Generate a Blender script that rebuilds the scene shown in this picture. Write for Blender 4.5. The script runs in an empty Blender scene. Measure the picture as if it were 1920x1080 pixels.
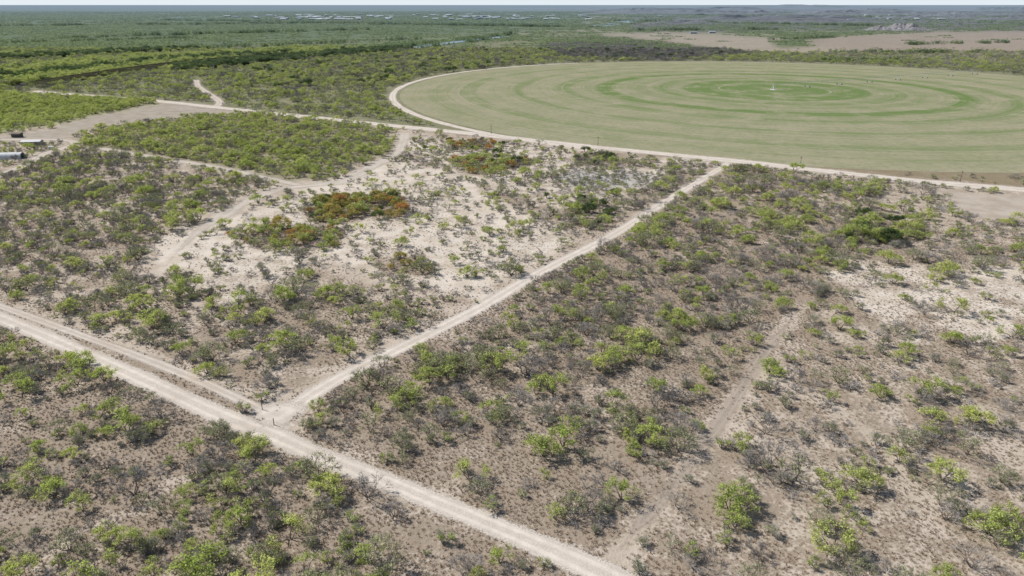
import bpy, math, random
import numpy as np
from mathutils import Vector
random.seed(7); rng=np.random.default_rng(11)
sc=bpy.context.scene
H=60.0; P=math.radians(22.3); F=1297.0
cp,sp=math.cos(P),math.sin(P)
def g(x,y):
    """image pixel -> ground position (metres), projected through the camera"""
    u=(x-960)/F; v=(540-y)/F
    dz=-sp+v*cp
    if dz>-0.0012: dz=-0.0012
    t=H/-dz
    return (u*t,(cp+v*sp)*t)
def gp(l): return [g(*a) for a in l]
# ---------------------------------------------------------------- noise
def hsh(i,j,s):
    a=np.sin(i*127.1+j*311.7+s*74.7)*43758.5453
    return a-np.floor(a)
def vn(x,y,scale,s=0):
    x=x/scale; y=y/scale
    i=np.floor(x); j=np.floor(y); fx=x-i; fy=y-j
    fx=fx*fx*(3-2*fx); fy=fy*fy*(3-2*fy)
    a=hsh(i,j,s)*(1-fx)+hsh(i+1,j,s)*fx
    b=hsh(i,j+1,s)*(1-fx)+hsh(i+1,j+1,s)*fx
    return a*(1-fy)+b*fy
def fbm(x,y,scale,s=0):
    return (vn(x,y,scale,s)*.5+vn(x,y,scale*.5,s+1)*.3+vn(x,y,scale*.25,s+2)*.2)
def inpoly(px,py,poly):
    c=np.zeros(px.shape,bool); n=len(poly)
    for i in range(n):
        x1,y1=poly[i]; x2,y2=poly[(i+1)%n]
        if y1==y2: continue
        m=((y1>py)!=(y2>py))&(px<(x2-x1)*(py-y1)/(y2-y1)+x1)
        c^=m
    return c
def cat(pts,step=2.0):
    pts=[np.array(p,float) for p in pts]
    P4=[2*pts[0]-pts[1]]+pts+[2*pts[-1]-pts[-2]]
    out=[]
    for i in range(1,len(P4)-2):
        p0,p1,p2,p3=P4[i-1:i+3]
        n=max(2,int(np.linalg.norm(p2-p1)/step))
        for k in range(n):
            t=k/n
            out.append(.5*((2*p1)+(-p0+p2)*t+(2*p0-5*p1+4*p2-p3)*t*t+(-p0+3*p1-3*p2+p3)*t**3))
    out.append(pts[-1]); return np.array(out)
def distline(px,py,line):
    d=np.full(px.shape,1e9)
    line=line[::max(1,len(line)//70)] if len(line)>140 else line
    for k in range(len(line)-1):
        a=line[k]; b=line[k+1]; ab=b-a; L=max(ab@ab,1e-9)
        t=np.clip(((px-a[0])*ab[0]+(py-a[1])*ab[1])/L,0,1)
        d=np.minimum(d,np.hypot(px-a[0]-t*ab[0],py-a[1]-t*ab[1]))
    return d
# ---------------------------------------------------------------- roads data
RA=cat(gp([(-420,440),(-200,515),(0,596),(150,659),(300,727),(430,786),(510,815),(600,855),(700,893),(800,934),(900,975),(1000,1017),(1080,1052),(1160,1090),(1300,1155),(1560,1280)]))
RA2=cat(gp([(-300,475),(-100,540),(40,588),(150,628),(260,668),(360,708),(430,740),(500,775),(545,802)]))
RB=cat(gp([(505,800),(560,757),(640,707),(760,648),(900,577),(1010,512),(1150,440),(1250,376),(1310,340),(1372,302)]))
RC=cat(gp([(60,171),(110,175),(200,182),(300,190),(450,206),(700,232),(850,247),(1100,274),(1360,300),(1550,321),(1750,342),(1920,356),(2200,382)]))
CX,CY=g(1450,168); CR=281.0
RD=cat([(CX+(CR+5)*math.cos(math.radians(a)),CY+(CR+5)*math.sin(math.radians(a))) for a in range(236,108,-8)],4)
RE=cat(gp([(368,150),(372,162),(395,178),(412,192),(400,202)]))
RF=cat(gp([(760,250),(752,275),(742,292),(700,310),(650,338),(600,346),(545,352),(500,362),(450,386),(410,408),(375,432),(335,470),(290,520)]))
RF2=cat(gp([(190,278),(260,290),(330,301),(400,312),(470,327),(560,347)]))
RF3=cat(gp([(-60,345),(0,328),(50,308),(85,288),(140,270),(110,262),(0,262)]))
RG=cat(gp([(1150,1045),(1185,1000),(1290,872),(1350,790),(1390,730),(1430,668),(1475,610),(1510,560)]))
paths=[(RA,2.1),(RA2,1.2),(RB,1.9),(RC,6.0),(RD,5.0),(RE,3.0),(RF,2.6),(RF2,2.6),(RF3,2.6),(RG,1.0)]
# ---------------------------------------------------------------- zones
SAND=(.53,.455,.375); BRN=(.225,.17,.125); PALE=(.66,.585,.50)
class Z:
    def __init__(s,poly,dens,w,size=1,cover=.5,soil=SAND,lit=BRN,jit=1.0):
        s.poly=gp(poly) if poly else None; s.dens=dens; s.w=w; s.size=size; s.cover=cover; s.soil=soil; s.lit=lit; s.jit=jit
# weights: green, sparse, bare, dark, olive, rust
zones=[
 Z(None,.024,(.35,.32,.33,0,0,0),.85,.45),
 Z([(-900,185),(60,172),(300,190),(700,232),(1360,298),(1920,352),(2600,400),(2600,9),(-900,9)],.034,(.45,.4,.15,0,0,0),.95,.62,(.29,.275,.19),(.17,.18,.10)),
 Z([(-900,120),(0,108),(400,85),(940,62),(1100,45),(1100,9),(-900,9)],.040,(.5,.4,.1,.0,0,0),1.1,.7,(.15,.185,.11),(.12,.155,.08)),
 Z([(-900,160),(0,135),(200,112),(450,100),(700,82),(940,65),(980,70),(740,95),(500,105),(330,122),(150,150),(60,160),(-900,230)],.085,(.9,.05,0,.05,0,0),1.4,.8,(.18,.24,.10),(.12,.18,.065)),
 Z([(380,150),(560,112),(950,75),(1040,70),(1050,100),(950,122),(760,155),(640,160),(480,170)],.036,(.45,.3,.2,.05,0,0),1.0,.6,(.25,.24,.155),(.17,.18,.09)),
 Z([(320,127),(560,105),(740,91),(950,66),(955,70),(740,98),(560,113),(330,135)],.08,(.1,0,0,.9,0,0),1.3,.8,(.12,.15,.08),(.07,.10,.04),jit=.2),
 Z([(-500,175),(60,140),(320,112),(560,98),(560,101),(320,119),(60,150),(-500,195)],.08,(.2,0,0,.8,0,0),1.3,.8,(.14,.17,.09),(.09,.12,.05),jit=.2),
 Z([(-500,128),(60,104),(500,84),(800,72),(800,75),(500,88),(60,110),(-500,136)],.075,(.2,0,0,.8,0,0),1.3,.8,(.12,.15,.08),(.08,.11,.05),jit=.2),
 Z([(1000,85),(1110,68),(1250,80),(1420,102),(1250,114),(1060,108)],.040,(.02,.10,.78,.10,0,0),1.0,.8,(.12,.105,.10),(.07,.06,.06)),
 Z([(1180,60),(1180,30),(1350,16),(2600,12),(2600,70),(1900,57),(1450,58)],.026,(.15,.2,.45,.2,0,0),1.1,.75,(.17,.155,.14),(.11,.105,.10)),
 Z([(1130,18),(1130,13),(2600,11),(2600,17)],.0,(1,0,0,0,0,0),1,.2,(.2,.19,.18),(.16,.15,.16)),
 Z([(1110,63),(1250,60),(1440,70),(1640,96),(1500,101),(1390,97),(1240,78)],.0012,(.6,.2,.2,0,0,0),1,.35,(.385,.33,.26),(.24,.21,.15)),
 Z([(1480,82),(1570,68),(1750,60),(1930,57),(2600,56),(2600,100),(1920,97),(1640,97)],.0010,(.6,.2,.2,0,0,0),1,.35,(.355,.295,.235),(.24,.20,.15)),
 Z([(1440,78),(1500,74),(1530,86),(1460,90)],.04,(.7,.2,.1,.0,0,0),1,.8,(.2,.22,.12),(.12,.14,.07)),
 Z([(1550,98),(1920,97),(2600,104),(2600,140),(1920,124),(1700,112),(1560,112)],.02,(.4,.3,.3,.0,0,0),.8,.7,(.30,.265,.18),(.18,.18,.10)),
 Z([(1480,309),(1920,310),(2600,330),(2600,430),(1920,352),(1600,323)],.004,(.4,.2,.4,0,0,0),.5,.7,(.34,.28,.20),(.22,.18,.12)),
 Z([(-700,205),(0,175),(130,183),(330,193),(200,212),(100,235),(0,250),(-700,320)],.075,(.93,.04,.03,0,0,0),.85,.65,(.36,.38,.18),(.25,.27,.11)),
 Z([(-300,285),(60,250),(180,215),(270,196),(330,192),(470,208),(400,215),(300,226),(190,240),(120,262),(-300,300)],.0,(1,0,0,0,0,0),1,.18,(.42,.37,.31),(.28,.24,.19)),
 Z([(130,265),(220,240),(330,222),(500,212),(720,238),(738,262),(735,285),(690,305),(620,338),(520,342),(440,318),(300,296),(180,280)],.074,(.74,.16,.10,.0,0,0),.90,.6,(.36,.32,.23),(.21,.195,.115)),
 Z([(-600,400),(0,325),(140,275),(300,300),(470,330),(520,352),(430,385),(370,430),(300,480),(150,520),(0,560),(-600,660)],.056,(.36,.30,.34,0,0,0),.84,.58),
 Z([(-600,600),(0,500),(180,470),(330,520),(420,540),(500,600),(520,720),(430,730),(260,660),(0,570),(-400,500)],.040,(.42,.28,.30,0,0,0),.85,.50),
 Z([(480,560),(640,520),(800,570),(830,600),(700,660),(560,720),(520,700)],.046,(.36,.28,.36,0,0,0),.86,.58),
 Z([(280,470),(340,430),(460,400),(560,360),(740,300),(860,330),(980,400),(1060,430),(1050,470),(900,560),(760,540),(640,480),(560,500),(440,570),(330,540)],.018,(.37,.30,.33,0,0,0),.75,.30,PALE,(.29,.235,.18)),
 Z([(740,262),(860,262),(1340,300),(1250,350),(1050,400),(860,330)],.028,(.40,.30,.28,.02,0,0),.78,.40,PALE),
 Z([(1030,330),(1120,318),(1230,330),(1200,352),(1060,352)],.06,(.0,.05,.95,0,0,0),.45,.5,(.50,.47,.43),(.29,.27,.24)),
 Z([(505,805),(640,712),(900,582),(1150,445),(1372,305),(1560,340),(1600,560),(1470,650),(1420,700),(1350,800),(1280,885),(1180,1005),(1090,1052),(900,970),(700,888)],.040,(.35,.34,.31,0,0,0),.90,.76,SAND,BRN),
 Z([(1180,470),(1480,440),(1560,540),(1440,620),(1150,560)],.045,(.24,.38,.38,0,0,0),.88,.82,SAND,BRN),
 Z([(1560,335),(2600,420),(2600,1300),(1400,1300),(1180,1010),(1290,885),(1440,690),(1600,540)],.026,(.44,.30,.26,0,0,0),.90,.54,SAND,BRN),
 Z([(1560,480),(1740,500),(1920,520),(2600,600),(2600,700),(1920,610),(1840,650),(1760,600),(1680,640),(1600,570)],.018,(.6,.2,.2,0,0,0),.88,.30,PALE,jit=2.),
 Z([(1740,352),(1920,368),(2300,395),(2300,460),(1920,425),(1800,400)],.001,(.3,.3,.4,0,0,0),.8,.15,(.48,.415,.35),(.33,.28,.22)),
 Z([(1260,318),(1372,308),(1420,315),(1330,380),(1240,440),(1150,480),(1160,445)],.052,(.42,.35,.23,0,0,0),.88,.6),
 Z([(1320,420),(1500,395),(1560,440),(1500,470),(1340,450)],.055,(.75,.15,.1,0,0,0),.95,.6),
 Z([(-700,330),(0,608),(150,672),(300,738),(430,795),(510,826),(600,866),(700,906),(800,948),(900,990),(1000,1032),(1190,1110),(1700,1400),(-900,1500)],.052,(.46,.28,.26,0,0,0),.84,.78,SAND,BRN),
 Z([(570,400),(600,375),(700,366),(765,368),(758,405),(690,412),(600,420)],.11,(.18,.04,.03,.12,.45,.18),.88,.8,jit=.3),
 Z([(430,440),(560,420),(650,430),(640,462),(480,468)],.10,(.60,.1,.03,.0,.2,.07),.82,.7,jit=.3),
 Z([(690,480),(800,478),(810,515),(720,520)],.085,(.45,.1,.07,.10,.23,.05),.78,.7,jit=.3),
 Z([(1065,385),(1100,365),(1150,390),(1150,425),(1070,430)],.10,(.55,.1,.1,.25,0,0),.8,.7,jit=.3),
 Z([(1580,420),(1620,400),(1740,418),(1750,450),(1660,455),(1590,470)],.10,(.62,.05,.08,.25,0,0),.95,.7,jit=.3),
 Z([(840,262),(930,262),(920,285),(850,280)],.09,(.25,.05,.10,.05,.1,.45),.75,.7,jit=.3),
 Z([(850,300),(920,292),(1010,300),(930,330),(860,322)],.11,(.50,.08,.05,.02,.05,.30),.8,.7,jit=.3),
 Z([(1080,285),(1240,292),(1220,318),(1080,310)],.06,(.30,.25,.25,.20,0,0),.75,.7,jit=.3),
 Z([(1500,350),(1640,350),(1650,385),(1510,385)],.05,(.65,.15,.1,.1,0,0),.95,.6,jit=.3),
 Z([(1640,960),(1600,880),(1640,850),(1740,870),(1740,920)],.05,(.9,.1,0,0,0,0),1.15,.6,jit=.3),
]
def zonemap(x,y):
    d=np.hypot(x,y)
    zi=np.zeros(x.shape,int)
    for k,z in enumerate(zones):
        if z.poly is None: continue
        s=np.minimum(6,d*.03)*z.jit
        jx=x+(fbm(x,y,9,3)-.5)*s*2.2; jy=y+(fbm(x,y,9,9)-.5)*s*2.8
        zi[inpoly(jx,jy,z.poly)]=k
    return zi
def incirc(x,y,pad=0): return np.hypot(x-CX,y-CY)<CR+pad
# ---------------------------------------------------------------- node helpers
class M:
    def __init__(s,name):
        s.m=bpy.data.materials.new(name); s.m.use_nodes=True; s.t=s.m.node_tree; s.t.nodes.clear()
        s.o=s.n('ShaderNodeOutputMaterial')
    def n(s,t,**k):
        a=s.t.nodes.new(t)
        for kk,v in k.items(): setattr(a,kk,v)
        return a
    def put(s,i,v):
        if hasattr(v,'links') : s.t.links.new(v,i)
        elif v is not None:
            if isinstance(v,tuple) and len(v)==3 and i.type=='RGBA': v=v+(1,)
            i.default_value=v
    def math(s,op,a,b=None,c=None,clamp=False):
        n=s.n('ShaderNodeMath',operation=op,use_clamp=clamp)
        s.put(n.inputs[0],a)
        if b is not None: s.put(n.inputs[1],b)
        if c is not None: s.put(n.inputs[2],c)
        return n.outputs[0]
    def mix(s,f,a,b,bt='MIX'):
        n=s.n('ShaderNodeMix',data_type='RGBA',blend_type=bt)
        s.put(n.inputs[0],f); s.put(n.inputs[6],a); s.put(n.inputs[7],b); return n.outputs[2]
    def noise(s,scale,vec=None,det=4,rough=.6,out='Fac'):
        n=s.n('ShaderNodeTexNoise'); n.inputs['Scale'].default_value=scale; n.inputs['Detail'].default_value=det; n.inputs['Roughness'].default_value=rough
        if vec is not None: s.put(n.inputs['Vector'],vec)
        return n.outputs[out]
    def ss(s,v,a,b,c=0.,d=1.):
        n=s.n('ShaderNodeMapRange',interpolation_type='SMOOTHSTEP'); s.put(n.inputs[0],v)
        for i,q in enumerate((a,b,c,d)): s.put(n.inputs[i+1],q)
        return n.outputs[0]
    def pos(s): return s.n('ShaderNodeNewGeometry').outputs['Position']
    def attr(s,name,o='Fac'): return s.n('ShaderNodeAttribute',attribute_name=name).outputs[o]
    def haze(s,col,k=5200.,amt=.9,hc=(.19,.245,.30)):  # distance haze painted into the base colour, growing with world Y
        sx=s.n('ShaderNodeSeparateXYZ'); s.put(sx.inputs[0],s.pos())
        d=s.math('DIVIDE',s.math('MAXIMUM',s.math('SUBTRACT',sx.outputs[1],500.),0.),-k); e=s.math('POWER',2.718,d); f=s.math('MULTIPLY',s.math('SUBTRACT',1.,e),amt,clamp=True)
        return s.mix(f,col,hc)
    def surf(s,sh): s.t.links.new(sh,s.o.inputs[0])
    def bsdf(s,col,rough=.9,spec=.15,normal=None,metal=0.):
        b=s.n('ShaderNodeBsdfPrincipled'); s.put(b.inputs['Base Color'],col); s.put(b.inputs['Roughness'],rough)
        b.inputs['Specular IOR Level'].default_value=spec; b.inputs['Metallic'].default_value=metal
        if normal is not None: s.put(b.inputs['Normal'],normal)
        return b.outputs[0]
    def diff(s,col,normal=None):
        b=s.n('ShaderNodeBsdfDiffuse'); s.put(b.inputs[0],col)
        if normal is not None: s.put(b.inputs['Normal'],normal)
        return b.outputs[0]
    def bump(s,h,st=.5,dist=.1):
        b=s.n('ShaderNodeBump'); b.inputs['Strength'].default_value=st; b.inputs['Distance'].default_value=dist; s.put(b.inputs['Height'],h); return b.outputs[0]
def simple(name,col,rough=.7,spec=.3,var=.25,scale=3,metal=0.,hz=True):
    m=M(name); f=m.noise(scale,m.n('ShaderNodeTexCoord').outputs['Object'])
    c=m.mix(f,tuple(x*(1-var) for x in col),tuple(min(1,x*(1+var)) for x in col))
    if hz: c=m.haze(c)
    m.surf(m.bsdf(c,rough,spec,metal=metal)); return m.m
# ground
m=M('soil'); pos=m.pos()
soil=m.attr('soil','Color'); lit=m.attr('litter','Color'); cov=m.attr('cover')
n1=m.noise(1.3,pos,4,.65); n2=m.noise(.16,pos,3,.6); n3=m.noise(6,pos,2,.7)
nn=m.math('ADD',m.math('MULTIPLY',n1,.6),m.math('MULTIPLY',n2,.4))
c2=m.math('ADD',m.math('MULTIPLY',cov,.34),.33)
f=m.ss(m.math('SUBTRACT',c2,nn),-.04,.04)
vor=m.n('ShaderNodeTexVoronoi'); vor.inputs['Scale'].default_value=1.6; m.put(vor.inputs['Vector'],pos)
dots=m.math('MULTIPLY',m.ss(vor.outputs['Distance'],.42,.24),m.ss(m.math('ADD',cov,m.math('MULTIPLY',n2,.6)),.42,.8))
f2=m.math('MAXIMUM',m.math('MULTIPLY',f,.56),m.math('MULTIPLY',dots,.9))
soilv=m.mix(m.ss(n2,.35,.65),m.mix(1.,soil,(.84,.82,.79),'MULTIPLY'),soil)
soilv=m.mix(m.math('MULTIPLY',n3,.5),soilv,m.mix(1.,soilv,(.7,.68,.65),'MULTIPLY'))
litv=m.mix(n1,m.mix(1.,lit,(.65,.65,.65),'MULTIPLY'),m.mix(1.,lit,(1.25,1.25,1.2),'MULTIPLY'))
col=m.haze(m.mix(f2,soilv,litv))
m.surf(m.diff(col,m.bump(n1,.7,.3))); MSOIL=m.m
# road
def roadmat(name,col,rut=.25,lo=.55,hi=.72,mx=1.,rag=.7):
    m=M(name); pos=m.pos(); t=m.attr('across'); at=m.math('ABSOLUTE',t)
    n=m.noise(.5,pos,4,.7); nf=m.noise(4,pos,3,.7); nl=m.noise(.08,pos,2,.5)
    e=m.math('ADD',at,m.math('MULTIPLY',m.math('SUBTRACT',n,.5),rag)); e=m.math('ADD',e,m.math('MULTIPLY',m.math('SUBTRACT',nf,.5),.45))
    al=m.ss(e,hi,lo)
    if mx<1: al=m.math('MULTIPLY',al,m.ss(nl,.3,.6,mx*.6,mx))
    r=m.ss(m.math('ABSOLUTE',m.math('SUBTRACT',at,.27)),.04,.17)
    c=m.mix(m.ss(n,.3,.7),tuple(x*.82 for x in col),col)
    c=m.mix(m.math('MULTIPLY',r,m.math('MULTIPLY',m.ss(nf,.3,.7),rut)),c,tuple(x*.56 for x in col))
    c=m.mix(m.math('MULTIPLY',m.ss(nl,.45,.7),.3),c,(.42,.345,.275))
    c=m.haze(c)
    b=m.diff(c,m.bump(nf,.4,.12)); tr=m.n('ShaderNodeBsdfTransparent').outputs[0]
    x=m.n('ShaderNodeMixShader'); m.put(x.inputs[0],al); m.put(x.inputs[1],tr); m.put(x.inputs[2],b); m.surf(x.outputs[0]); return m.m
MROAD=roadmat('pale_dirt',(.68,.60,.515),.8); MTRK=roadmat('track_dirt',(.61,.53,.45),.85,.35,.8); MRUT=roadmat('rut_dirt',(.55,.465,.385),1.,.15,.75,.66,.9)
MSND=roadmat('sandy_trail',(.66,.585,.50),.3,.30,.9,.9,1.2)
# crop field
m=M('irrigated_crop'); oc=m.n('ShaderNodeTexCoord').outputs['Object']; ln=m.n('ShaderNodeVectorMath',operation='LENGTH'); m.put(ln.inputs[0],oc)
r=m.math('DIVIDE',ln.outputs['Value'],CR)
w1=m.noise(.010,oc,2,.5); w2=m.noise(.045,oc,4,.65); w3=m.noise(.35,oc,4,.75)
rr=m.math('ADD',r,m.math('MULTIPLY',m.math('SUBTRACT',w1,.5),.04)); rr=m.math('ADD',rr,m.math('MULTIPLY',m.math('SUBTRACT',w2,.5),.014))
cr=m.n('ShaderNodeValToRGB'); m.put(cr.inputs[0],rr); R=cr.color_ramp
st=[(0,.1),(.04,.95),(.13,.95),(.155,.7),(.18,1.),(.235,1.),(.25,.25),(.275,.2),(.29,.75),(.31,.7),(.33,.15),(.365,.5),(.385,.1),(.42,.15),(.435,1.),(.47,1.),(.485,.25),(.53,.1),(.55,.7),(.58,.5),(.60,.05),(.67,.0),(.685,.55),(.71,.4),(.73,.0),(.80,.0),(.815,.5),(.84,.4),(.86,.0),(.92,.25),(.935,.0)]
while len(R.elements)<len(st): R.elements.new(.5)
for k,(p,v) in enumerate(st):
    R.elements[k].position=p; R.elements[k].color=(v,v,v,1)
comb=m.n('ShaderNodeCombineXYZ'); m.put(comb.inputs[0],m.math('MULTIPLY',r,130.)); m.put(comb.inputs[1],m.math('MULTIPLY',w1,4.))
fr=m.noise(1.0,comb.outputs[0],2,.6)
gsel=m.math('MULTIPLY',cr.outputs[0],m.ss(w2,.32,.55,.3,1.))
gsel=m.math('ADD',gsel,m.math('MULTIPLY',m.math('SUBTRACT',fr,.48),1.4),clamp=True)
pale=m.mix(m.ss(w2,.35,.65),(.32,.295,.20),(.27,.265,.165)); grn=m.mix(w3,(.10,.165,.045),(.145,.21,.07))
c=m.mix(m.math('MULTIPLY',gsel,.85),pale,grn)
wt=None
for rad in (.143,.29,.43,.57,.71,.85):
    q=m.ss(m.math('ABSOLUTE',m.math('SUBTRACT',r,rad)),.004,.0015); q=m.math('MULTIPLY',q,.4 if rad<.2 else .18)
    wt=q if wt is None else m.math('MAXIMUM',wt,q)
c=m.mix(wt,c,(.42,.39,.30))
c=m.mix(m.ss(w3,.42,.7,0.,.5),c,m.mix(1.,c,(.6,.62,.55),'MULTIPLY'))
m.surf(m.diff(c,m.bump(w3,.5,.5))); MCROP=m.m
# water
m=M('river_water'); m.surf(m.bsdf(m.mix(m.noise(.1,m.pos()),(.20,.26,.31),(.28,.35,.41)),.35,.4)); MWAT=m.m
# foliage
def leafmat(name,a,b,dark=.62,tr=.45):
    m=M(name); rnd=m.n('ShaderNodeObjectInfo').outputs['Random']; oc=m.n('ShaderNodeTexCoord').outputs['Object']
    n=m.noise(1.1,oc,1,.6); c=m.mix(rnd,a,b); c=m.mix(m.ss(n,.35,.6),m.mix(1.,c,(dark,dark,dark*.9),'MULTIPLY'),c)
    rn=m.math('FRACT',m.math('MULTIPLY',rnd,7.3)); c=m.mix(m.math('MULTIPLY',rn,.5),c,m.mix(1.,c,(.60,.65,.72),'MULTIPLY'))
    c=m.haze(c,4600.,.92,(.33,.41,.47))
    d=m.n('ShaderNodeBsdfDiffuse'); m.put(d.inputs[0],c); t=m.n('ShaderNodeBsdfTranslucent'); m.put(t.inputs[0],c)
    x=m.n('ShaderNodeMixShader'); x.inputs[0].default_value=tr; m.put(x.inputs[1],d.outputs[0]); m.put(x.inputs[2],t.outputs[0]); m.surf(x.outputs[0]); return m.m
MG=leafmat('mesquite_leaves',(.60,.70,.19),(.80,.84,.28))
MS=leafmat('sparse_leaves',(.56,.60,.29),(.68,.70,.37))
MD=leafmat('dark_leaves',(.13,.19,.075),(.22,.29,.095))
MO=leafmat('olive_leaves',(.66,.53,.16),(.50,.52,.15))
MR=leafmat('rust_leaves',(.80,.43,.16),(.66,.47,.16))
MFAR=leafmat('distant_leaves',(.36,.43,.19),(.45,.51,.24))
def barkmat(name,a,b):
    m=M(name); rnd=m.n('ShaderNodeObjectInfo').outputs['Random']
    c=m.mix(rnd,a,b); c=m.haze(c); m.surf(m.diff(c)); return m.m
MB=barkmat('bark',(.15,.13,.115),(.26,.23,.205)); MT=barkmat('grey_twigs',(.27,.245,.22),(.42,.39,.36))
MDRY=barkmat('dry_grass',(.21,.155,.11),(.35,.27,.195)); MPALE=barkmat('bleached_wood',(.45,.42,.38),(.6,.56,.5))
# ---------------------------------------------------------------- mesh builders
class B:
    def __init__(s): s.v=[]; s.f=[]; s.mi=[]
    def tube(s,p,q,r0,r1,n=4,mi=0):
        d=(q-p)
        if d.length<1e-6: return
        d.normalize(); a=d.orthogonal().normalized(); b=d.cross(a); k=len(s.v)
        for c,r in ((p,r0),(q,r1)):
            for i in range(n):
                t=2*math.pi*i/n; s.v.append(c+a*(r*math.cos(t))+b*(r*math.sin(t)))
        for i in range(n):
            j=(i+1)%n; s.f.append((k+i,k+j,k+n+j,k+n+i)); s.mi.append(mi)
    def leaf(s,c,sz,mi=0,asp=.6):
        u=Vector((random.gauss(0,1),random.gauss(0,1),random.gauss(0,.5))).normalized(); w=u.orthogonal().normalized()
        w=(w*math.cos(random.random()*6.28)+u.cross(w)*math.sin(random.random()*6.28)); k=len(s.v)
        s.v+= [c-u*sz*.5, c+w*sz*asp*.5, c+u*sz*.5, c-w*sz*asp*.5]; s.f.append((k,k+1,k+2,k+3)); s.mi.append(mi)
    def box(s,c,d,mi=0,rz=0):
        k=len(s.v); co,si=math.cos(rz),math.sin(rz)
        for z in (-1,1):
            for x,y in ((-1,-1),(1,-1),(1,1),(-1,1)):
                X,Y=x*d[0]/2,y*d[1]/2; s.v.append(Vector((c[0]+X*co-Y*si,c[1]+X*si+Y*co,c[2]+z*d[2]/2)))
        for q in ((0,3,2,1),(4,5,6,7),(0,1,5,4),(1,2,6,5),(2,3,7,6),(3,0,4,7)): s.f.append(tuple(k+i for i in q)); s.mi.append(mi)
    def face(s,pts,mi=0):
        k=len(s.v); s.v+=[Vector(p) for p in pts]; s.f.append(tuple(range(k,k+len(pts)))); s.mi.append(mi)
    def mesh(s,name,mats):
        me=bpy.data.meshes.new(name); me.from_pydata([tuple(v) for v in s.v],[],s.f)
        for x in mats: me.materials.append(x)
        me.polygons.foreach_set('material_index',s.mi); me.update(); return me
    def add(s,o,mi):
        k=len(s.v); s.v+=o.v; s.f+=[tuple(i+k for i in f) for f in o.f]; s.mi+=[mi]*len(o.f)
def skeleton(h,spread,stems,levels,kids):
    segs=[]; tips=[]
    def grow(p,d,L,r,lev):
        n=2; q=p
        for i in range(n):
            d=(d+Vector((random.uniform(-.25,.25),random.uniform(-.25,.25),random.uniform(-.12,.2)))).normalized()
            e=q+d*L/n; r1=r*.8; segs.append((q,e,r,r1,lev)); q=e; r=r1
        if lev>=levels: tips.append((q,d)); return
        if lev>=levels-1: tips.append((q,d))
        for k in range(kids):
            a=random.random()*6.283; sprd=random.uniform(.45,.95)
            o=d.orthogonal().normalized(); o=o*math.cos(a)+d.cross(o)*math.sin(a)
            nd=(d+o*sprd+Vector((0,0,.08))).normalized()
            if nd.z<-.1: nd.z=.05
            grow(q,nd,L*random.uniform(.65,.9),r*.68,lev+1)
    for i in range(stems):
        a=6.283*i/stems+random.uniform(-.5,.5); t=spread*random.uniform(.6,1.2)
        grow(Vector((.1*math.cos(a),.1*math.sin(a),-.05)),Vector((math.cos(a)*t,math.sin(a)*t,1)).normalized(),h*.34*random.uniform(.8,1.15),.10,0)
    return segs,tips
def maketree(seed,h=3.6,spread=.8,stems=4,kids=3,leaves=13,lsz=.26,sig=.24,twigs=3):
    random.seed(seed); segs,tips=skeleton(h,spread,stems,3,kids)
    T=B(); C=B()
    for p,q,r0,r1,l in segs: T.tube(p,q,max(r0,.022),max(r1,.018),5 if l==0 else 3)
    for p,d in tips:
        for k in range(twigs):
            e=p+(d+Vector((random.gauss(0,.6),random.gauss(0,.6),random.gauss(0,.4)))).normalized()*random.uniform(.25,.6)
            (C if leaves==0 else T).tube(p,e,.014,.008,3)
        if leaves and random.random()<.8:
            n=int(leaves*random.uniform(.4,1.5))
            for k in range(n):
                C.leaf(p+Vector((random.gauss(0,sig),random.gauss(0,sig),random.gauss(0,sig*.6)+.06)),lsz*random.uniform(.6,1.3))
    return T,C
KG,KS,KB,KD,KO,KR=range(6)
specs={KG:[dict(seed=s,leaves=13,stems=st,h=hh,twigs=2,lsz=.24,spread=.7) for s,st,hh in ((1,4,3.5),(2,5,3.2),(3,3,4.0),(4,4,3.6),(5,3,3.3))],
 KS:[dict(seed=s,leaves=6,stems=st,h=hh,twigs=3,lsz=.21) for s,st,hh in ((11,4,3.4),(12,5,3.2),(13,3,3.9))],
 KB:[dict(seed=s,leaves=0,stems=st,h=hh,twigs=6) for s,st,hh in ((21,4,3.3),(22,5,3.0),(23,4,3.8))],
 KD:[dict(seed=s,leaves=14,stems=5,h=3.6,spread=.6,lsz=.3,sig=.28,twigs=1) for s in (31,32)],
 KO:[dict(seed=s,leaves=14,stems=5,h=3.2,spread=.8,lsz=.26,twigs=1) for s in (41,)],
 KR:[dict(seed=s,leaves=14,stems=5,h=3.0,spread=.8,lsz=.26,twigs=1) for s in (51,)]}
mats={KG:MG,KS:MS,KB:MT,KD:MD,KO:MO,KR:MR}
names={KG:'mesquite_tree',KS:'mesquite_tree',KB:'bare_shrub_tree',KD:'evergreen_oak_tree',KO:'huisache_tree',KR:'huisache_tree'}
tcoll=bpy.data.collections.new('scatter_sources')
variants=[]
def tmpl(me):
    o=bpy.data.objects.new('source_%03d'%len(tcoll.objects),me); tcoll.objects.link(o); return o
for k in range(6):
    for sp_ in specs[k]:
        T,C=maketree(**sp_)
        tm=T.mesh('trunk',[MB]); cm=C.mesh('crown',[mats[k]])
        J=B(); J.add(T,0); J.add(C,1); jm=J.mesh('tree',[MB,mats[k]])
        variants.append((k,tm,cm,jm)); tmpl(jm)
vk=np.array([v[0] for v in variants]); NV=len(variants)
byk={k:np.where(vk==k)[0] for k in range(6)}
random.seed(5); TILE0=len(tcoll.objects)
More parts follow.
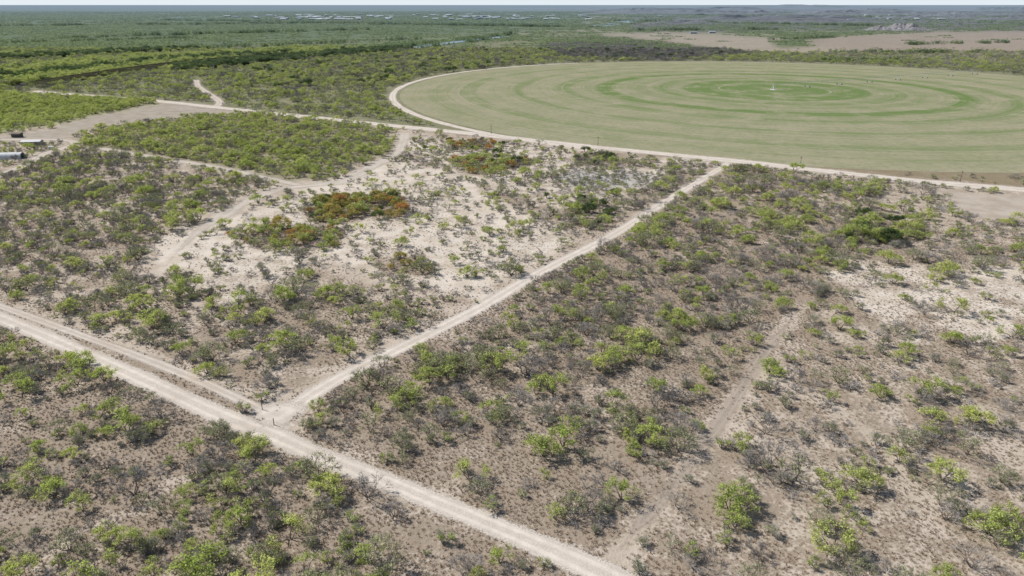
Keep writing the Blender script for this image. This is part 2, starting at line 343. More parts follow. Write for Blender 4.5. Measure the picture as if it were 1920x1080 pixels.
for s in range(4):
    b=B()
    for i in range(22):
        x,y=random.uniform(-13,13),random.uniform(-13,13); R_=random.uniform(1.2,2.3)
        for q in range(18):
            b.leaf(Vector((x+random.gauss(0,R_*.5),y+random.gauss(0,R_*.5),abs(random.gauss(R_*.4,R_*.25)))),random.uniform(.8,1.4),0 if i%7 else 1,.8)
    tmpl(b.mesh('brush',[MFAR,MD]))
TALL0=len(tcoll.objects)
for s in range(2):
    b=B()
    for i in range(18):
        x,y=random.uniform(-13,13),random.uniform(-6,6); R_=random.uniform(2.2,3.6)
        for q in range(22):
            b.leaf(Vector((x+random.gauss(0,R_*.45),y+random.gauss(0,R_*.45),abs(random.gauss(R_*1.0,R_*.6)))),random.uniform(1.,1.6),1 if i%5 else 0,.8)
    tmpl(b.mesh('belt',[MFAR,MD]))
TUFT0=len(tcoll.objects)
for s in range(3):
    b=B()
    for q in range(13):
        a=random.random()*6.28; r0=random.uniform(0,.12); L=random.uniform(.16,.30); o=random.uniform(.5,1.7)
        p=Vector((r0*math.cos(a),r0*math.sin(a),-.01)); e=p+Vector((math.cos(a)*o,math.sin(a)*o,1)).normalized()*L; w=Vector((-math.sin(a),math.cos(a),0))*.045
        b.face([p-w,p+w,e+w*.4,e-w*.4])
    tmpl(b.mesh('tuft',[MDRY]))
LOW0=len(tcoll.objects)
for s in range(3):
    random.seed(70+s); T,C=maketree(70+s,h=1.3,spread=1.1,stems=5,kids=2,leaves=[5,8,0][s],lsz=.17,sig=.14,twigs=4)
    J=B(); J.add(T,0); J.add(C,1); tmpl(J.mesh('low',[MT,[MS,MG,MT][s]]))
# ---------------------------------------------------------------- GN scatter
def scatter(name,x,y,z,rz,s,idx,label,cat_):
    me=bpy.data.meshes.new(name); n=len(x); me.vertices.add(n)
    me.vertices.foreach_set('co',np.stack([x,y,z],1).astype(np.float32).ravel())
    for nm,t,d in (('rz','FLOAT',rz),('scl','FLOAT',s),('pick','INT',idx)):
        a=me.attributes.new(nm,t,'POINT'); a.data.foreach_set('value',d.astype(np.int32 if t=='INT' else np.float32))
    o=bpy.data.objects.new(name,me); sc.collection.objects.link(o)
    o['kind']='stuff'; o['label']=label; o['category']=cat_
    t=bpy.data.node_groups.new(name+'_nodes','GeometryNodeTree')
    t.interface.new_socket('Geometry',in_out='INPUT',socket_type='NodeSocketGeometry'); t.interface.new_socket('Geometry',in_out='OUTPUT',socket_type='NodeSocketGeometry')
    N=t.nodes.new; gi=N('NodeGroupInput'); go=N('NodeGroupOutput'); ip=N('GeometryNodeInstanceOnPoints'); ci=N('GeometryNodeCollectionInfo')
    ci.inputs['Collection'].default_value=tcoll; ci.inputs['Separate Children'].default_value=True; ci.inputs['Reset Children'].default_value=True
    def na(nm,ty):
        a=N('GeometryNodeInputNamedAttribute'); a.data_type=ty; a.inputs['Name'].default_value=nm; return a.outputs['Attribute']
    cx=N('ShaderNodeCombineXYZ'); L=t.links.new
    L(na('rz','FLOAT'),cx.inputs[2]); L(gi.outputs[0],ip.inputs['Points']); L(ci.outputs[0],ip.inputs['Instance']); ip.inputs['Pick Instance'].default_value=True
    L(na('pick','INT'),ip.inputs['Instance Index']); L(cx.outputs[0],ip.inputs['Rotation']); L(na('scl','FLOAT'),ip.inputs['Scale']); L(ip.outputs[0],go.inputs[0])
    o.modifiers.new('scatter','NODES').node_group=t
    return o
# ---------------------------------------------------------------- vegetation placement
def inview(x,y,pad=1.0):
    dep=y*cp+H*sp
    v=(y*sp-H*cp)/dep
    return (np.abs(x)/dep<.74*pad+ (4/dep if pad>1 else 0))&(v>-.4165*(pad**1.5))
def pathmask(x,y,ex):
    ok=np.ones(x.shape,bool)
    for l,w in paths: ok&=distline(x,y,l)>w+ex
    return ok
def cand(d0,d1,cell,pad=1.12):
    W=.76*(d1*cp+H*sp)*pad+10
    gx=np.arange(-W,W,cell); gy=np.arange(d0,d1,cell); X,Y=np.meshgrid(gx,gy)
    X=X+rng.uniform(-.5,.5,X.shape)*cell; Y=Y+rng.uniform(-.5,.5,Y.shape)*cell; X=X.ravel();Y=Y.ravel()
    k=inview(X,Y,pad); return X[k],Y[k]
zd=np.array([z.dens for z in zones]); zs=np.array([z.size for z in zones]); zw=np.array([z.w for z in zones]); zc=np.array([z.cover for z in zones])
def pick(zi):
    w=zw[zi]; w=w/w.sum(1,keepdims=True); c=np.cumsum(w,1); r=rng.random(len(zi))[:,None]
    k=(r>c).sum(1).clip(0,5); idx=np.zeros(len(zi),int)
    for q in range(6):
        m_=k==q; idx[m_]=rng.choice(byk[q],m_.sum())
    return k,idx
def trees(d0,d1,cell,mult=1.0):
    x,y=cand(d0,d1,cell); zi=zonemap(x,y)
    cl=fbm(x,y,13,21); cl2=np.clip((cl-.15)*2.05,.3,1.6)
    p=zd[zi]*cell*cell*cl2*mult
    p=np.where(zd[zi]>.071,zd[zi]*cell*cell*1.1,p)
    ok=(rng.random(len(x))<p)&~incirc(x,y,9)
    x,y,zi=x[ok],y[ok],zi[ok]; ok=pathmask(x,y,1.0); return x[ok],y[ok],zi[ok]
x,y,zi=trees(30,420,2.3,1.75)
k,idx=pick(zi)
s=.74*zs[zi]*rng.lognormal(-.04,.32,len(x)).clip(.42,1.9); s=np.where(k==KB,s*.92,s)
rz=rng.uniform(0,6.28,len(x))
dist=np.hypot(x,y)
order=np.argsort(dist); iv=inview(x,y,1.0)
used=np.zeros(len(x),bool); counts={}
colr=sc.collection
def label_for(kk,s_,z_,dr):
    big='large' if s_>.88 else ('small' if s_<.5 else 'medium')
    wh='beside a pale dirt road' if dr<5 else ('on bare pale sand' if zones[z_].cover<.5 else 'on brown tufted ground')
    d={KG:'leafy bright green mesquite tree',KS:'thinly leafed grey-green mesquite tree',KB:'leafless grey many-stemmed shrub tree',KD:'dense dark green evergreen tree',KO:'olive yellow-green bushy tree',KR:'rust-brown bushy tree'}[kk]
    return f'{big} {d} {wh}'
dr=np.minimum(distline(x,y,RA),distline(x,y,RB))
grp={'mesquite_tree':'mesquite trees scattered over the brush land','bare_shrub_tree':'leafless shrub trees scattered over the brush land','evergreen_oak_tree':'dark evergreen trees in clumps','huisache_tree':'olive and rust bushy trees in clumps'}
for i in order:
    if not iv[i]: continue
    nm=names[k[i]]
    if counts.get(nm,0)>=(298 if nm!='evergreen_oak_tree' else 150): continue
    counts[nm]=counts.get(nm,0)+1; used[i]=True
    e=bpy.data.objects.new(nm,None); e.empty_display_size=.3; e.location=(x[i],y[i],0); e.rotation_euler=(0,0,rz[i]); e.scale=(s[i],)*3
    colr.objects.link(e); e['label']=label_for(k[i],s[i],zi[i],dr[i]); e['category']='tree'; e['group']=grp[nm]
    for pn,me in (('trunk',variants[idx[i]][1]),('crown',variants[idx[i]][2])):
        c=bpy.data.objects.new(pn,me); colr.objects.link(c); c.parent=e
r=~used
scatter('mesquite_brush',x[r],y[r],x[r]*0,rz[r],s[r],idx[r],'scattered green and grey mesquite brush on sandy ground','brush')
x,y,zi=trees(420,1050,3.2,1.3); k,idx=pick(zi); s=zs[zi]*rng.lognormal(0,.25,len(x)).clip(.5,1.8)*.92
scatter('distant_woodland',x,y,x*0,rng.uniform(0,6.28,len(x)),s,idx,'green brush woodland beyond the irrigated field','brush')
RV=cat(gp([(640,104),(700,100),(800,86),(870,77),(950,68.5)]),15)
X=[];Y=[];S=[];I=[]
for d0,d1,cell,scl in ((1050,2400,19,1.0),(2400,6500,48,2.0)):
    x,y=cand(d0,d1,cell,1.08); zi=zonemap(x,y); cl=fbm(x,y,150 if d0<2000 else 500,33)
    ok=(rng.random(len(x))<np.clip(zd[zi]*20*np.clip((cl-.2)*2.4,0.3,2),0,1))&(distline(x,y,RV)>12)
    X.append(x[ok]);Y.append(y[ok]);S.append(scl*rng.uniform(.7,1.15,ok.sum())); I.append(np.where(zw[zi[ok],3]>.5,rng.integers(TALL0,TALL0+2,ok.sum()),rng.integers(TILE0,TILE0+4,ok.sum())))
# tree belts and field hedges across the plain
for a_,b_ in (((100,72),(700,56)),((-100,50),(600,44)),((300,38),(1000,50)),((700,46),(1140,52)),((1180,58),(1450,56)),((1150,40),(1700,50)),((1300,28),(1900,36)),((-100,84),(420,70)),((1560,100),(1920,99)),((1500,113),(1900,122)),((650,99),(955,65)),((1440,76),(1560,70)),((1700,84),(1920,80))):
    p0=np.array(g(*a_)); p1=np.array(g(*b_)); L_=np.linalg.norm(p1-p0); n=int(L_/14); t=rng.random(n)
    q=p0[None]+(p1-p0)[None]*t[:,None]+rng.normal(0,4+L_*.004,(n,2)); ok=(vn(q[:,0],q[:,1],180,5)>.25)&~incirc(q[:,0],q[:,1],14)&(distline(q[:,0],q[:,1],RV)>13); q=q[ok]
    X.append(q[:,0]);Y.append(q[:,1]);S.append(rng.uniform(.7,1.2,len(q))*np.where(q[:,1]>1500,1.25,.8)); I.append(rng.integers(TALL0,TALL0+2,len(q)))
x=np.concatenate(X);y=np.concatenate(Y);s=np.concatenate(S)
scatter('far_brushland',x,y,x*0,rng.uniform(0,6.28,len(x)),s,np.concatenate(I),'hazy dark green brushland reaching the horizon','brush')
x,y=cand(40,200,.54,1.04); zi=zonemap(x,y)
cn=fbm(x,y,6,51); pr=np.clip((zc[zi]*1.5-.28)+ (cn-.5)*1.8,0.05,1)*np.where(y>140,.65,.95)
ok=(rng.random(len(x))<pr)&~incirc(x,y,3); x,y=x[ok],y[ok]
ok=np.ones(len(x),bool)
for l,w in paths[:-1]: ok&=distline(x,y,l)>w-.2
ok&=(distline(x,y,RG)>1.5)|(rng.random(len(x))<.3)
x,y=x[ok],y[ok]
scatter('dry_grass_tufts',x,y,x*0,rng.uniform(0,6.28,len(x)),rng.uniform(.5,1.3,len(x))*.85,rng.integers(TUFT0,TUFT0+3,len(x)),'brown dry bunchgrass tufts on sandy soil','grass')
x,y=cand(40,330,1.8,1.06); zi=zonemap(x,y); cn=fbm(x,y,10,61)
ok=(rng.random(len(x))<np.clip((cn-.25)*1.0,0.08,.6)*np.clip(zd[zi]*28,.45,1))&(zd[zi]>.002)&~incirc(x,y,6); x,y=x[ok],y[ok]; ok=pathmask(x,y,.3); x,y=x[ok],y[ok]
scatter('low_brush',x,y,x*0,rng.uniform(0,6.28,len(x)),rng.uniform(.45,1.25,len(x)),rng.integers(LOW0,LOW0+3,len(x)),'low knee-high thorny brush between the trees','brush')
# ---------------------------------------------------------------- ground sheet
rows=[-3000,-1200,-500,-200,-80,-20,0,12,24,34]
yy=1330.
while yy>12: rows.append(g(960,yy)[1]); yy-=2.3 if yy<1100 else 8
rows=sorted(set(rows)); rows+= [rows[-1]*1.4,rows[-1]*2.2,70000]
rows=np.array(rows)
us=np.concatenate([[-9,-5,-3,-2,-1.5,-1.2],np.linspace(-1.02,1.02,620),[1.2,1.5,2,3,5,9]])
dep=np.sqrt((rows*cp+H*sp)**2+50**2)
GX=us[None,:]*dep[:,None]; GY=np.repeat(rows[:,None],len(us),1)
fx,fy=GX.ravel(),GY.ravel(); nr,nc=GX.shape
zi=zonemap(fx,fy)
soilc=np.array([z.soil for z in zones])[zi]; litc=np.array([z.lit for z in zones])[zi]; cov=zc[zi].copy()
def blur(a,n=2):
    a=a.reshape(nr,nc,-1)
    for _ in range(n):
        a=(a+np.roll(a,1,0)+np.roll(a,-1,0)+np.roll(a,1,1)+np.roll(a,-1,1))/5
    return a.reshape(nr*nc,-1)
soilc=blur(soilc,3); litc=blur(litc,3); cov=blur(cov,4)[:,0]
for l,w in paths:
    d=distline(fx,fy,l)
    cov-=np.exp(-np.maximum(0,d-min(w,2.5)*.7)**2/3.0)*.35
BM=cat(gp([(150,640),(260,684),(360,730),(430,762),(490,790)])); cov+=np.exp(-(distline(fx,fy,BM)/.9)**2)*.9
d=distline(fx,fy,RF); cov-=np.exp(-(d/8.)**2)*.42
jx,jy=g(520,775); cov-=np.exp(-(np.hypot(fx-jx,fy-jy)/6.)**2)*.6
trails=[[(650,500),(720,535),(800,560),(850,585)],[(650,500),(640,450),(700,400),(760,340),(752,290)],[(0,560),(150,520),(330,470)],[(940,400),(1020,420),(1100,450)],[(1060,470),(960,520),(880,530)],[(500,650),(520,690),(500,740)],[(330,460),(420,455),(520,480),(640,490)],[(1560,590),(1680,660),(1800,740),(1920,820)],[(1420,700),(1520,740),(1650,830),(1760,990)],[(1700,390),(1800,440),(1850,520)],[(60,1060),(160,990),(260,960),(330,900)],[(1230,600),(1100,640),(960,650)],[(1440,620),(1380,560),(1300,520),(1260,440)],[(290,520),(350,560),(420,600),(500,640)],[(860,330),(900,380),(940,420)],[(290,520),(200,540),(60,560)]]
for t in trails:
    l=cat(gp(t)); d=distline(fx,fy,l); cov-=np.exp(-(d/1.5)**2)*(.4)
cov+=(fbm(fx,fy,25,77)-.5)*.65
me=bpy.data.meshes.new('ground'); me.vertices.add(nr*nc)
me.vertices.foreach_set('co',np.stack([fx,fy,fx*0],1).astype(np.float32).ravel())
ii=(np.arange(nr-1)[:,None]*nc+np.arange(nc-1)[None,:]).ravel(); nf=len(ii)
me.loops.add(nf*4); me.loops.foreach_set('vertex_index',np.stack([ii,ii+1,ii+nc+1,ii+nc],1).astype(np.int32).ravel())
me.polygons.add(nf); me.polygons.foreach_set('loop_start',(np.arange(nf)*4).astype(np.int32)); me.update(calc_edges=True)
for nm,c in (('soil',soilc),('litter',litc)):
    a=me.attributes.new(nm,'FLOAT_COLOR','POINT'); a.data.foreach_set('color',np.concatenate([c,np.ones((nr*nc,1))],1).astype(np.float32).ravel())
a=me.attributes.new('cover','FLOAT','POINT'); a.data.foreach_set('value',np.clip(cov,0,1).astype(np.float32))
me.materials.append(MSOIL)
def struct(name,me,label,catg,loc=(0,0,0)):
    o=bpy.data.objects.new(name,me); o.location=loc; colr.objects.link(o); o['kind']='structure'; o['label']=label; o['category']=catg; return o
struct('ground',me,'flat pale sandy ground with brown grass litter','ground')
# ---------------------------------------------------------------- ribbons
def ribbon(name,line,w,z,mat,label,seed=0,vary=.35,f0=0,f1=0):
    tot=w*1.55; n=len(line); tan=np.gradient(line,axis=0); tan/=np.linalg.norm(tan,axis=1)[:,None]+1e-9; nrm=np.stack([-tan[:,1],tan[:,0]],1)
    ts=np.linspace(-1,1,9); wj=1+vary*(vn(line[:,0],line[:,1],9,seed)-.5)
    V=[];A=[]
    for i in range(n):
        e=1.
        if f0: e=min(e,i/f0)
        if f1: e=min(e,(n-1-i)/f1)
        for t in ts: V.append((line[i,0]+nrm[i,0]*t*tot*wj[i],line[i,1]+nrm[i,1]*t*tot*wj[i],z)); A.append(abs(t)+(1-e)*.9)
    Fc=[(i*9+j+1,i*9+j,(i+1)*9+j,(i+1)*9+j+1) for i in range(n-1) for j in range(8)]
    me=bpy.data.meshes.new(name); me.from_pydata(V,[],Fc); a=me.attributes.new('across','FLOAT','POINT'); a.data.foreach_set('value',A); me.materials.append(mat)
    return struct(name,me,label,'road' if 'road' in name else 'path')
ribbon('dirt_road',RA,1.9,.012,MROAD,'pale graded dirt road through brush')
ribbon('dirt_road',RA2,1.3,.006,MTRK,'narrow pale dirt track beside the graded road')
ribbon('dirt_road',RB,1.9,.018,MROAD,'straight pale dirt road crossing the brush')
ribbon('dirt_road',RC,4.2,.03,MROAD,'long straight pale dirt road along the irrigated field')
ribbon('dirt_road',RD,2.4,.045,MROAD,'curved pale dirt track rimming the round field')
ribbon('dirt_path',RE,3.0,.02,MTRK,'short pale dirt path')
ribbon('dirt_path',RF,2.9,.024,MSND,'winding pale sandy path',0,1.,0,22)
ribbon('dirt_path',RF2,1.9,.010,MSND,'narrow sandy path beside green woodland')
ribbon('dirt_path',RF3,2.6,.016,MTRK,'sandy path leading to farm sheds')
ribbon('dirt_path',RG,1.3,.008,MRUT,'faint two-wheel track through dry grass',0,.2,4,14)
pts=[(jx+6.6*math.cos(t)*(1+.2*math.sin(3*t)),jy+5.6*math.sin(t),.022) for t in np.linspace(0,2*math.pi,40,endpoint=False)]
me=bpy.data.meshes.new('apron'); me.from_pydata([(jx,jy,.022)]+pts,[],[(0,i+1,(i+1)%40+1) for i in range(40)])
a=me.attributes.new('across','FLOAT','POINT'); a.data.foreach_set('value',[0.]+[1.]*40); me.materials.append(MROAD); struct('dirt_road',me,'widened pale dirt junction of two roads','road')
n=180; V=[(0,0,0)]; Fc=[]
for rr_ in (90,200,CR):
    for i in range(n): V.append((rr_*math.cos(2*math.pi*i/n),rr_*math.sin(2*math.pi*i/n),0))
for i in range(n): Fc.append((0,1+i,1+(i+1)%n))
for q in range(2):
    for i in range(n): Fc.append((1+q*n+i,1+(q+1)*n+i,1+(q+1)*n+(i+1)%n,1+q*n+(i+1)%n))
me=bpy.data.meshes.new('field'); me.from_pydata(V,[],Fc); me.materials.append(MCROP); struct('crop_field',me,'round irrigated field with green and beige rings','field',(CX,CY,.02))
for l,w in ((RV,12),(cat(gp([(1125,49),(1160,43),(1200,37)]),15),34)):
    b=B()
    for i in range(len(l)-1):
        t=l[i+1]-l[i]; t/=np.linalg.norm(t); nv=np.array([-t[1],t[0]])*w
        b.face([(*(l[i]-nv),.3),(*(l[i]+nv),.3),(*(l[i+1]+nv),.3),(*(l[i+1]-nv),.3)])
    struct('river',b.mesh('river',[MWAT]),'narrow pale blue river between wooded banks','river')
# ---------------------------------------------------------------- built things
def thing(name,loc,label,catg,group=None,rz=0,scale=1):
    e=bpy.data.objects.new(name,None); e.location=loc; e.rotation_euler=(0,0,rz); e.scale=(scale,)*3; colr.objects.link(e)
    e['label']=label; e['category']=catg
    if group: e['group']=group
    return e
def part(name,b,mats_,par,loc=(0,0,0),label=None):
    o=bpy.data.objects.new(name,b.mesh(name,mats_) if isinstance(b,B) else b); o.location=loc; colr.objects.link(o); o.parent=par
    if label: o['label']=label
    return o
MWHT=simple('white_metal',(.60,.60,.59),.7,.2,.12); MGAL=simple('galvanized_steel',(.5,.52,.53),.4,.5,.12,metal=.3); MRST=simple('rusted_steel',(.17,.125,.10),.85,.2); MDK=simple('dark_opening',(.10,.09,.085),.8); MWD=simple('weathered_wood',(.16,.13,.10),.9); MTIRE=simple('dusty_rubber',(.14,.13,.11),.8)
MTAN=simple('tan_wall',(.45,.40,.33),.8)
bx,by=g(8,297); e=thing('hoop_barn',(bx,by,0),'long white arched metal barn on bare sand','barn',rz=.12)
L_,R_=15,2.4; b=B(); ns=16
for i in range(ns):
    a0,a1=math.pi*i/ns,math.pi*(i+1)/ns
    for q in range(8):
        x0,x1=-L_/2+L_*q/8,-L_/2+L_*(q+1)/8; rr_=R_*(1.0 if q%2 else 1.015)
        b.face([(x0,rr_*math.cos(a0),rr_*math.sin(a0)),(x1,rr_*math.cos(a0),rr_*math.sin(a0)),(x1,rr_*math.cos(a1),rr_*math.sin(a1)),(x0,rr_*math.cos(a1),rr_*math.sin(a1))])
part('roof',b,[MWHT],e)
for sgn in (-1,1):
    b=B(); b.face([(sgn*(L_/2-.2),R_*.98*math.cos(math.pi*i/ns),R_*.98*math.sin(math.pi*i/ns)) for i in range(ns+1)]); part('end_wall',b,[MGAL],e)
    b=B(); b.box((sgn*(L_/2-.1),0,1.0),(.12,2.2,2.0)); part('door',b,[MDK],e)
def gable(name,px,L_,W_,hw,hr,label,catg,wall,roof,rz=0):
    X_,Y_=g(*px); e=thing(name,(X_,Y_,0),label,catg,rz=rz)
    b=B(); 
    for sy in (-1,1): b.face([(-L_/2,sy*W_/2,0),(L_/2,sy*W_/2,0),(L_/2,sy*W_/2,hw),(-L_/2,sy*W_/2,hw)])
    for sx in (-1,1): b.face([(sx*L_/2,-W_/2,0),(sx*L_/2,W_/2,0),(sx*L_/2,W_/2,hw),(sx*L_/2,0,hr-.03),(sx*L_/2,-W_/2,hw)])
    part('wall',b,[wall],e); b=B(); o=.35
    for sy in (-1,1):
        k=(hr-hw)/(W_/2); ye=sy*(W_/2+o); ze=hw-k*o+.04
        b.face([(-L_/2-o,ye,ze),(L_/2+o,ye,ze),(L_/2+o,0,hr+.04),(-L_/2-o,0,hr+.04)]); b.face([(-L_/2-o,ye,ze-.1),(L_/2+o,ye,ze-.1),(L_/2+o,ye,ze),(-L_/2-o,ye,ze)])
    part('roof',b,[roof],e)
    b=B(); b.box((-L_*.2,-W_/2-.03,1.05),(1.1,.06,1.6)); part('door',b,[MDK],e)
    for q in (.08,.3):
        b=B(); b.box((L_*q,-W_/2-.03,1.2),(.9,.06,.7)); part('window',b,[MDK],e)
    return e
gable('farm_shed',(62,272),8,3.5,1.9,2.4,'low white-roofed metal farm shed beside trees','shed',MTAN,MWHT,.1)
gable('farm_shed',(33,257),4.2,2.5,1.8,2.2,'small dark shed standing on bare ground','shed',MDK,MRST,.0)
X_,Y_=g(97,280); e=thing('water_tank',(X_,Y_,0),'squat round galvanized water tank beside farm sheds','water tank'); b=B(); n=20; 
for i in range(n):
    a0,a1=2*math.pi*i/n,2*math.pi*(i+1)/n; b.face([(1.1*math.cos(a0),1.1*math.sin(a0),0),(1.1*math.cos(a1),1.1*math.sin(a1),0),(1.1*math.cos(a1),1.1*math.sin(a1),1.3),(1.1*math.cos(a0),1.1*math.sin(a0),1.3)])
part('tank_wall',b,[MGAL],e); b=B()
for i in range(n):
    a0,a1=2*math.pi*i/n,2*math.pi*(i+1)/n; b.face([(1.16*math.cos(a0),1.16*math.sin(a0),1.28),(1.16*math.cos(a1),1.16*math.sin(a1),1.28),(0,0,1.6)])
part('tank_roof',b,[MWHT],e)
FL=cat(gp([(68,165),(110,158),(160,150),(230,139),(320,127),(400,119),(480,112),(560,107)]),1.0)
e=thing('border_fence',(FL[0][0],FL[0][1],0),'tall brown rusted steel bollard fence along woodland','fence'); o0=FL[0]
b=B(); seglen=np.hypot(*np.diff(FL,axis=0).T); cum=np.concatenate([[0],np.cumsum(seglen)]); ds=np.arange(0,cum[-1],.40)
bxs=np.interp(ds,cum,FL[:,0])-o0[0]; bys=np.interp(ds,cum,FL[:,1])-o0[1]
for q,w_ in zip(bxs,bys): b.box((q,w_,2.4),(.16,.16,4.8),0,.6)
part('bollard_row',b,[MRST],e); b=B()
for i in range(0,len(FL)-4,4):
    p=FL[i]-o0;q=FL[i+4]-o0; a=math.atan2(q[1]-p[1],q[0]-p[0]); L2=math.hypot(*(q-p)); b.box(((p[0]+q[0])/2,(p[1]+q[1])/2,5.2),(L2,.12,.78),0,a)
part('top_plate',b,[MRST],e)
def pole(px,h=6.5):
    X_,Y_=g(*px); e=thing('utility_pole',(X_,Y_,0),'thin dark wooden utility pole beside dirt road','utility pole','utility poles along the dirt road')
    b=B(); b.tube(Vector((0,0,0)),Vector((0,0,h)),.12,.08,8); part('post',b,[MWD],e)
    b=B(); b.box((0,0,h-.5),(1.3,.1,.1)); part('crossarm',b,[MWD],e)
    b=B(); 
    for q in (-.6,.6): b.tube(Vector((q,0,h-.44)),Vector((q,0,h-.22)),.06,.04,6)
    part('insulator',b,[MGAL],e)
for q in ((505,208),(921,251),(1121,273),(1500,313),(1800,341)): pole(q,4.2)
for q in ((492,768),(514,797)):
    X_,Y_=g(*q); b=B(); b.tube(Vector((0,0,-.02)),Vector((0,0,1.25)),.07,.06,8); b.tube(Vector((0,0,1.25)),Vector((0,0,1.29)),.06,.02,8)
    o=bpy.data.objects.new('fence_post',b.mesh('fence_post',[MWD])); o.location=(X_,Y_,0); colr.objects.link(o); o['label']='short weathered wooden post at dirt road junction'; o['category']='post'; o['group']='posts at the dirt road junction'
TX,TY=g(1830,139); ang=math.atan2(TY-CY,TX-CX); LEN=262.
e=thing('pivot_irrigator',(CX,CY,.02),'long galvanized centre pivot irrigator spanning round field','irrigation machine',rz=ang)
b=B(); b.tube(Vector((0,0,4)),Vector((LEN,0,4)),.09,.09,6); part('water_pipe',b,[MGAL],e)
b=B(); ns=7; sp7=LEN/ns
for q in range(ns):
    x0=q*sp7
    for sy in (-.7,.7):
        pts=[Vector((x0+sp7*t,sy*math.sin(math.pi*t),4-1.4*math.sin(math.pi*t))) for t in np.linspace(0,1,7)]
        for i in range(6): b.tube(pts[i],pts[i+1],.03,.03,3)
        for i in range(1,6): b.tube(pts[i],Vector((pts[i].x+1.5,0,4)),.02,.02,3)
part('truss',b,[MGAL],e)
b=B()
for sx in (-1,1):
    for sy in (-1,1): b.tube(Vector((sx*1.4,sy*1.4,0)),Vector((sx*.2,sy*.2,4.2)),.08,.06,4)
b.box((0,0,.06),(4,4,.12)); b.box((.6,.6,1.4),(.6,.5,1.0)); part('pivot_stand',b,[MWHT],e)
tb=B()
for sy in (-1,1): tb.tube(Vector((0,sy*2,.5)),Vector((0,sy*.12,4)),.07,.05,4)
tb.tube(Vector((0,-2.2,.55)),Vector((0,2.2,.55)),.09,.09,4); tb.box((0,0,1.0),(.5,.5,.5)); tme=tb.mesh('drive_tower',[MGAL])
wb=B(); n=14
for i in range(n):
    a0,a1=2*math.pi*i/n,2*math.pi*(i+1)/n
    for z in (-.15,.15): wb.face([(z,.5*math.cos(a0),.5*math.sin(a0)),(z,.5*math.cos(a1),.5*math.sin(a1)),(z,0,0)])
    wb.face([(-.15,.5*math.cos(a0),.5*math.sin(a0)),(-.15,.5*math.cos(a1),.5*math.sin(a1)),(.15,.5*math.cos(a1),.5*math.sin(a1)),(.15,.5*math.cos(a0),.5*math.sin(a0))])
wme=wb.mesh('wheel',[MTIRE])
for q in range(1,ns+1):
    t_=part('drive_tower',tme,None,e,(q*sp7,0,0))
    for sy in (-1,1):
        w_=bpy.data.objects.new('wheel',wme); w_.location=(.0,sy*2.2,.5); w_.rotation_euler=(0,0,math.pi/2); colr.objects.link(w_); w_.parent=t_
random.seed(91)
T,C=maketree(91,h=1.6,spread=.6,stems=2,kids=2,leaves=0,twigs=1); sm=T.mesh('snag',[MPALE])
for px in ((1756,838),(1800,857),(1612,650),(1652,688),(1560,770)):
    X_,Y_=g(*px); o=bpy.data.objects.new('dead_snag',sm); o.location=(X_,Y_,0); o.rotation_euler=(0,0,random.random()*6); o.scale=(.8,.8,.8); colr.objects.link(o)
    o['label']='small bleached dead branches on brown grassy ground'; o['category']='dead tree'; o['group']='bleached snags in the dry grass'
b=B()
for sy in (-1,1): b.face([(-.5,sy*.5,0),(.5,sy*.5,0),(.5,sy*.5,.75),(-.5,sy*.5,.75)])
for sx in (-1,1): b.face([(sx*.5,-.5,0),(sx*.5,.5,0),(sx*.5,.5,.75),(sx*.5,0,1),(sx*.5,-.5,.75)])
for sy in (-1,1): b.face([(-.52,sy*.53,.73),(.52,sy*.53,.73),(.52,0,1.01),(-.52,0,1.01)],1)
for q in (-.35,-.12,.12,.35): b.box((q,-.505,.25),(.12,.01,.5),2)
m=M('far_white'); m.surf(m.bsdf(m.mix(m.n('ShaderNodeObjectInfo').outputs['Random'],(.24,.28,.33),(.60,.63,.66)),.8)); MFW=m.m
wm=b.mesh('warehouse',[MFW,MFW,MDK])
random.seed(17)
def wh(px,py,L_,W_,h_):
    X_,Y_=g(px,py); o=bpy.data.objects.new('warehouse',wm); o.location=(X_,Y_,0); o.scale=(L_,W_,h_); o.rotation_euler=(0,0,random.uniform(-.2,.2)); colr.objects.link(o)
    o['label']='long pale metal warehouse on the hazy plain'; o['category']='warehouse'; o['group']='warehouses of the distant town'
for i in range(130):
    px=random.choice([random.gauss(880,70),random.uniform(440,1120),random.gauss(600,70)]); py=random.uniform(28,38) 
    wh(px,py,random.uniform(10,38),random.uniform(10,18),random.uniform(5,8))
for i in range(26): wh(random.choice([random.uniform(1230,1900),random.gauss(1720,60)]),random.uniform(24,38),random.uniform(12,32),14,random.uniform(4,6))
for px,py in ((1300,63),(1335,62)): wh(px,py,14,8,4)
def hill(px,py,L_,W_,h_,mat,label,seed,name='spoil_hill'):
    X_,Y_=g(px,py); n=34; V=[];Fc=[]; A,Bq=np.meshgrid(np.linspace(-1,1,n*2),np.linspace(-1,1,n)); rr_=np.sqrt(A**2+Bq**2)
    hgt=np.clip(1-rr_,0,1)**.7*(.15+1.35*fbm(A*10+seed*5,Bq*10,2.6,seed))*h_
    for i in range(n):
        for j in range(2*n): V.append((A[i,j]*L_/2,Bq[i,j]*W_/2,hgt[i,j]-.3))
    for i in range(n-1):
        for j in range(2*n-1): k=i*2*n+j; Fc.append((k,k+1,k+2*n+1,k+2*n))
    me=bpy.data.meshes.new(name); me.from_pydata(V,[],Fc); me.materials.append(mat); o=struct(name,me,label,'hill'); o.location=(X_,Y_,0)
MH=simple('spoil_rock',(.235,.21,.20),.95,.1,.35,.05); MH2=simple('far_ridge',(.14,.13,.125),.95,.1,.6,.02)
hill(1690,57,120,110,18,MH,'pale grey rocky spoil mound',3); hill(1650,57,80,70,12,MH,'low pale rocky spoil mound',4); hill(1725,57,70,60,9,MH,'low pale rocky spoil mound',6)
random.seed(44)
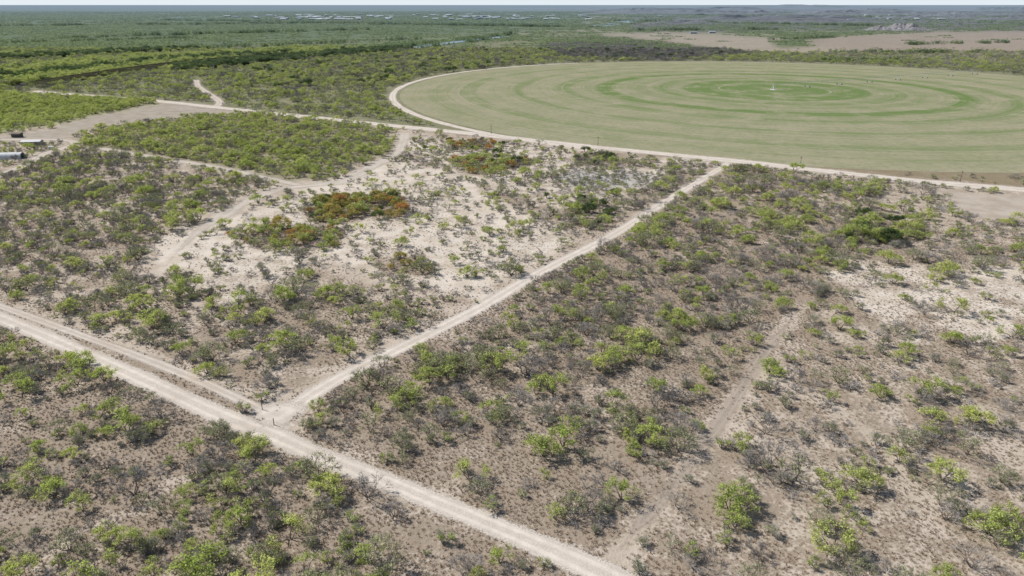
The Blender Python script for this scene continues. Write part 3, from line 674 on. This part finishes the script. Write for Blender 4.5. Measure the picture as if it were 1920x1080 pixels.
for i in range(26):
    px=random.uniform(1180,1920); py=random.uniform(19,46); d_=g(px,py)[1]
    hill(px,py,d_*random.uniform(.08,.24),d_*random.uniform(.04,.08),d_*random.uniform(.0035,.0065),MH2,'low dark scrubby eroded ridge on the hazy plain',10+i,'hill')
for i,(px,py,L_,h_) in enumerate(((1250,24,1200,26),(1080,17,2500,22),(1500,16,4200,55))):
    hill(px,py,L_,L_*.4,h_,MH2,'low dark scrubby ridge on the hazy plain',60+i,'hill')
# ---------------------------------------------------------------- light, world, camera
el=math.radians(44); S=Vector((-.90*math.cos(el),.44*math.cos(el),math.sin(el)))
sl=bpy.data.lights.new('sun','SUN'); sl.energy=5.0; sl.angle=math.radians(.5); sl.color=(1,.97,.915)
so=bpy.data.objects.new('sun',sl); so.rotation_euler=S.to_track_quat('Z','Y').to_euler(); colr.objects.link(so)
w=bpy.data.worlds.new('World'); sc.world=w; w.use_nodes=True; nt=w.node_tree
sk=nt.nodes.new('ShaderNodeTexSky'); sk.sky_type='NISHITA'; sk.sun_disc=False; sk.sun_elevation=el; sk.sun_rotation=math.atan2(S.x,S.y)%(2*math.pi)
bg=nt.nodes['Background']; tc=nt.nodes.new('ShaderNodeTexCoord'); sx=nt.nodes.new('ShaderNodeSeparateXYZ'); mr=nt.nodes.new('ShaderNodeMapRange'); mx=nt.nodes.new('ShaderNodeMix'); mx.data_type='RGBA'
nt.links.new(tc.outputs['Generated'],sx.inputs[0]); nt.links.new(sx.outputs[2],mr.inputs[0]); mr.inputs[1].default_value=0; mr.inputs[2].default_value=.10; mr.inputs[3].default_value=.95; mr.inputs[4].default_value=0
nt.links.new(mr.outputs[0],mx.inputs[0]); nt.links.new(sk.outputs[0],mx.inputs[6]); mx.inputs[7].default_value=(7.6,8.4,9.0,1)
nt.links.new(mx.outputs[2],bg.inputs[0]); bg.inputs[1].default_value=.105
cam=bpy.data.cameras.new('camera'); cam.sensor_width=36; cam.lens=F/1920*36; cam.clip_end=200000; cam.clip_start=.5
co=bpy.data.objects.new('camera',cam); co.location=(0,0,H); co.rotation_euler=(math.pi/2-P,0,0); colr.objects.link(co); sc.camera=co
sc.view_settings.view_transform='Standard'; sc.view_settings.look='None'; sc.view_settings.exposure=0
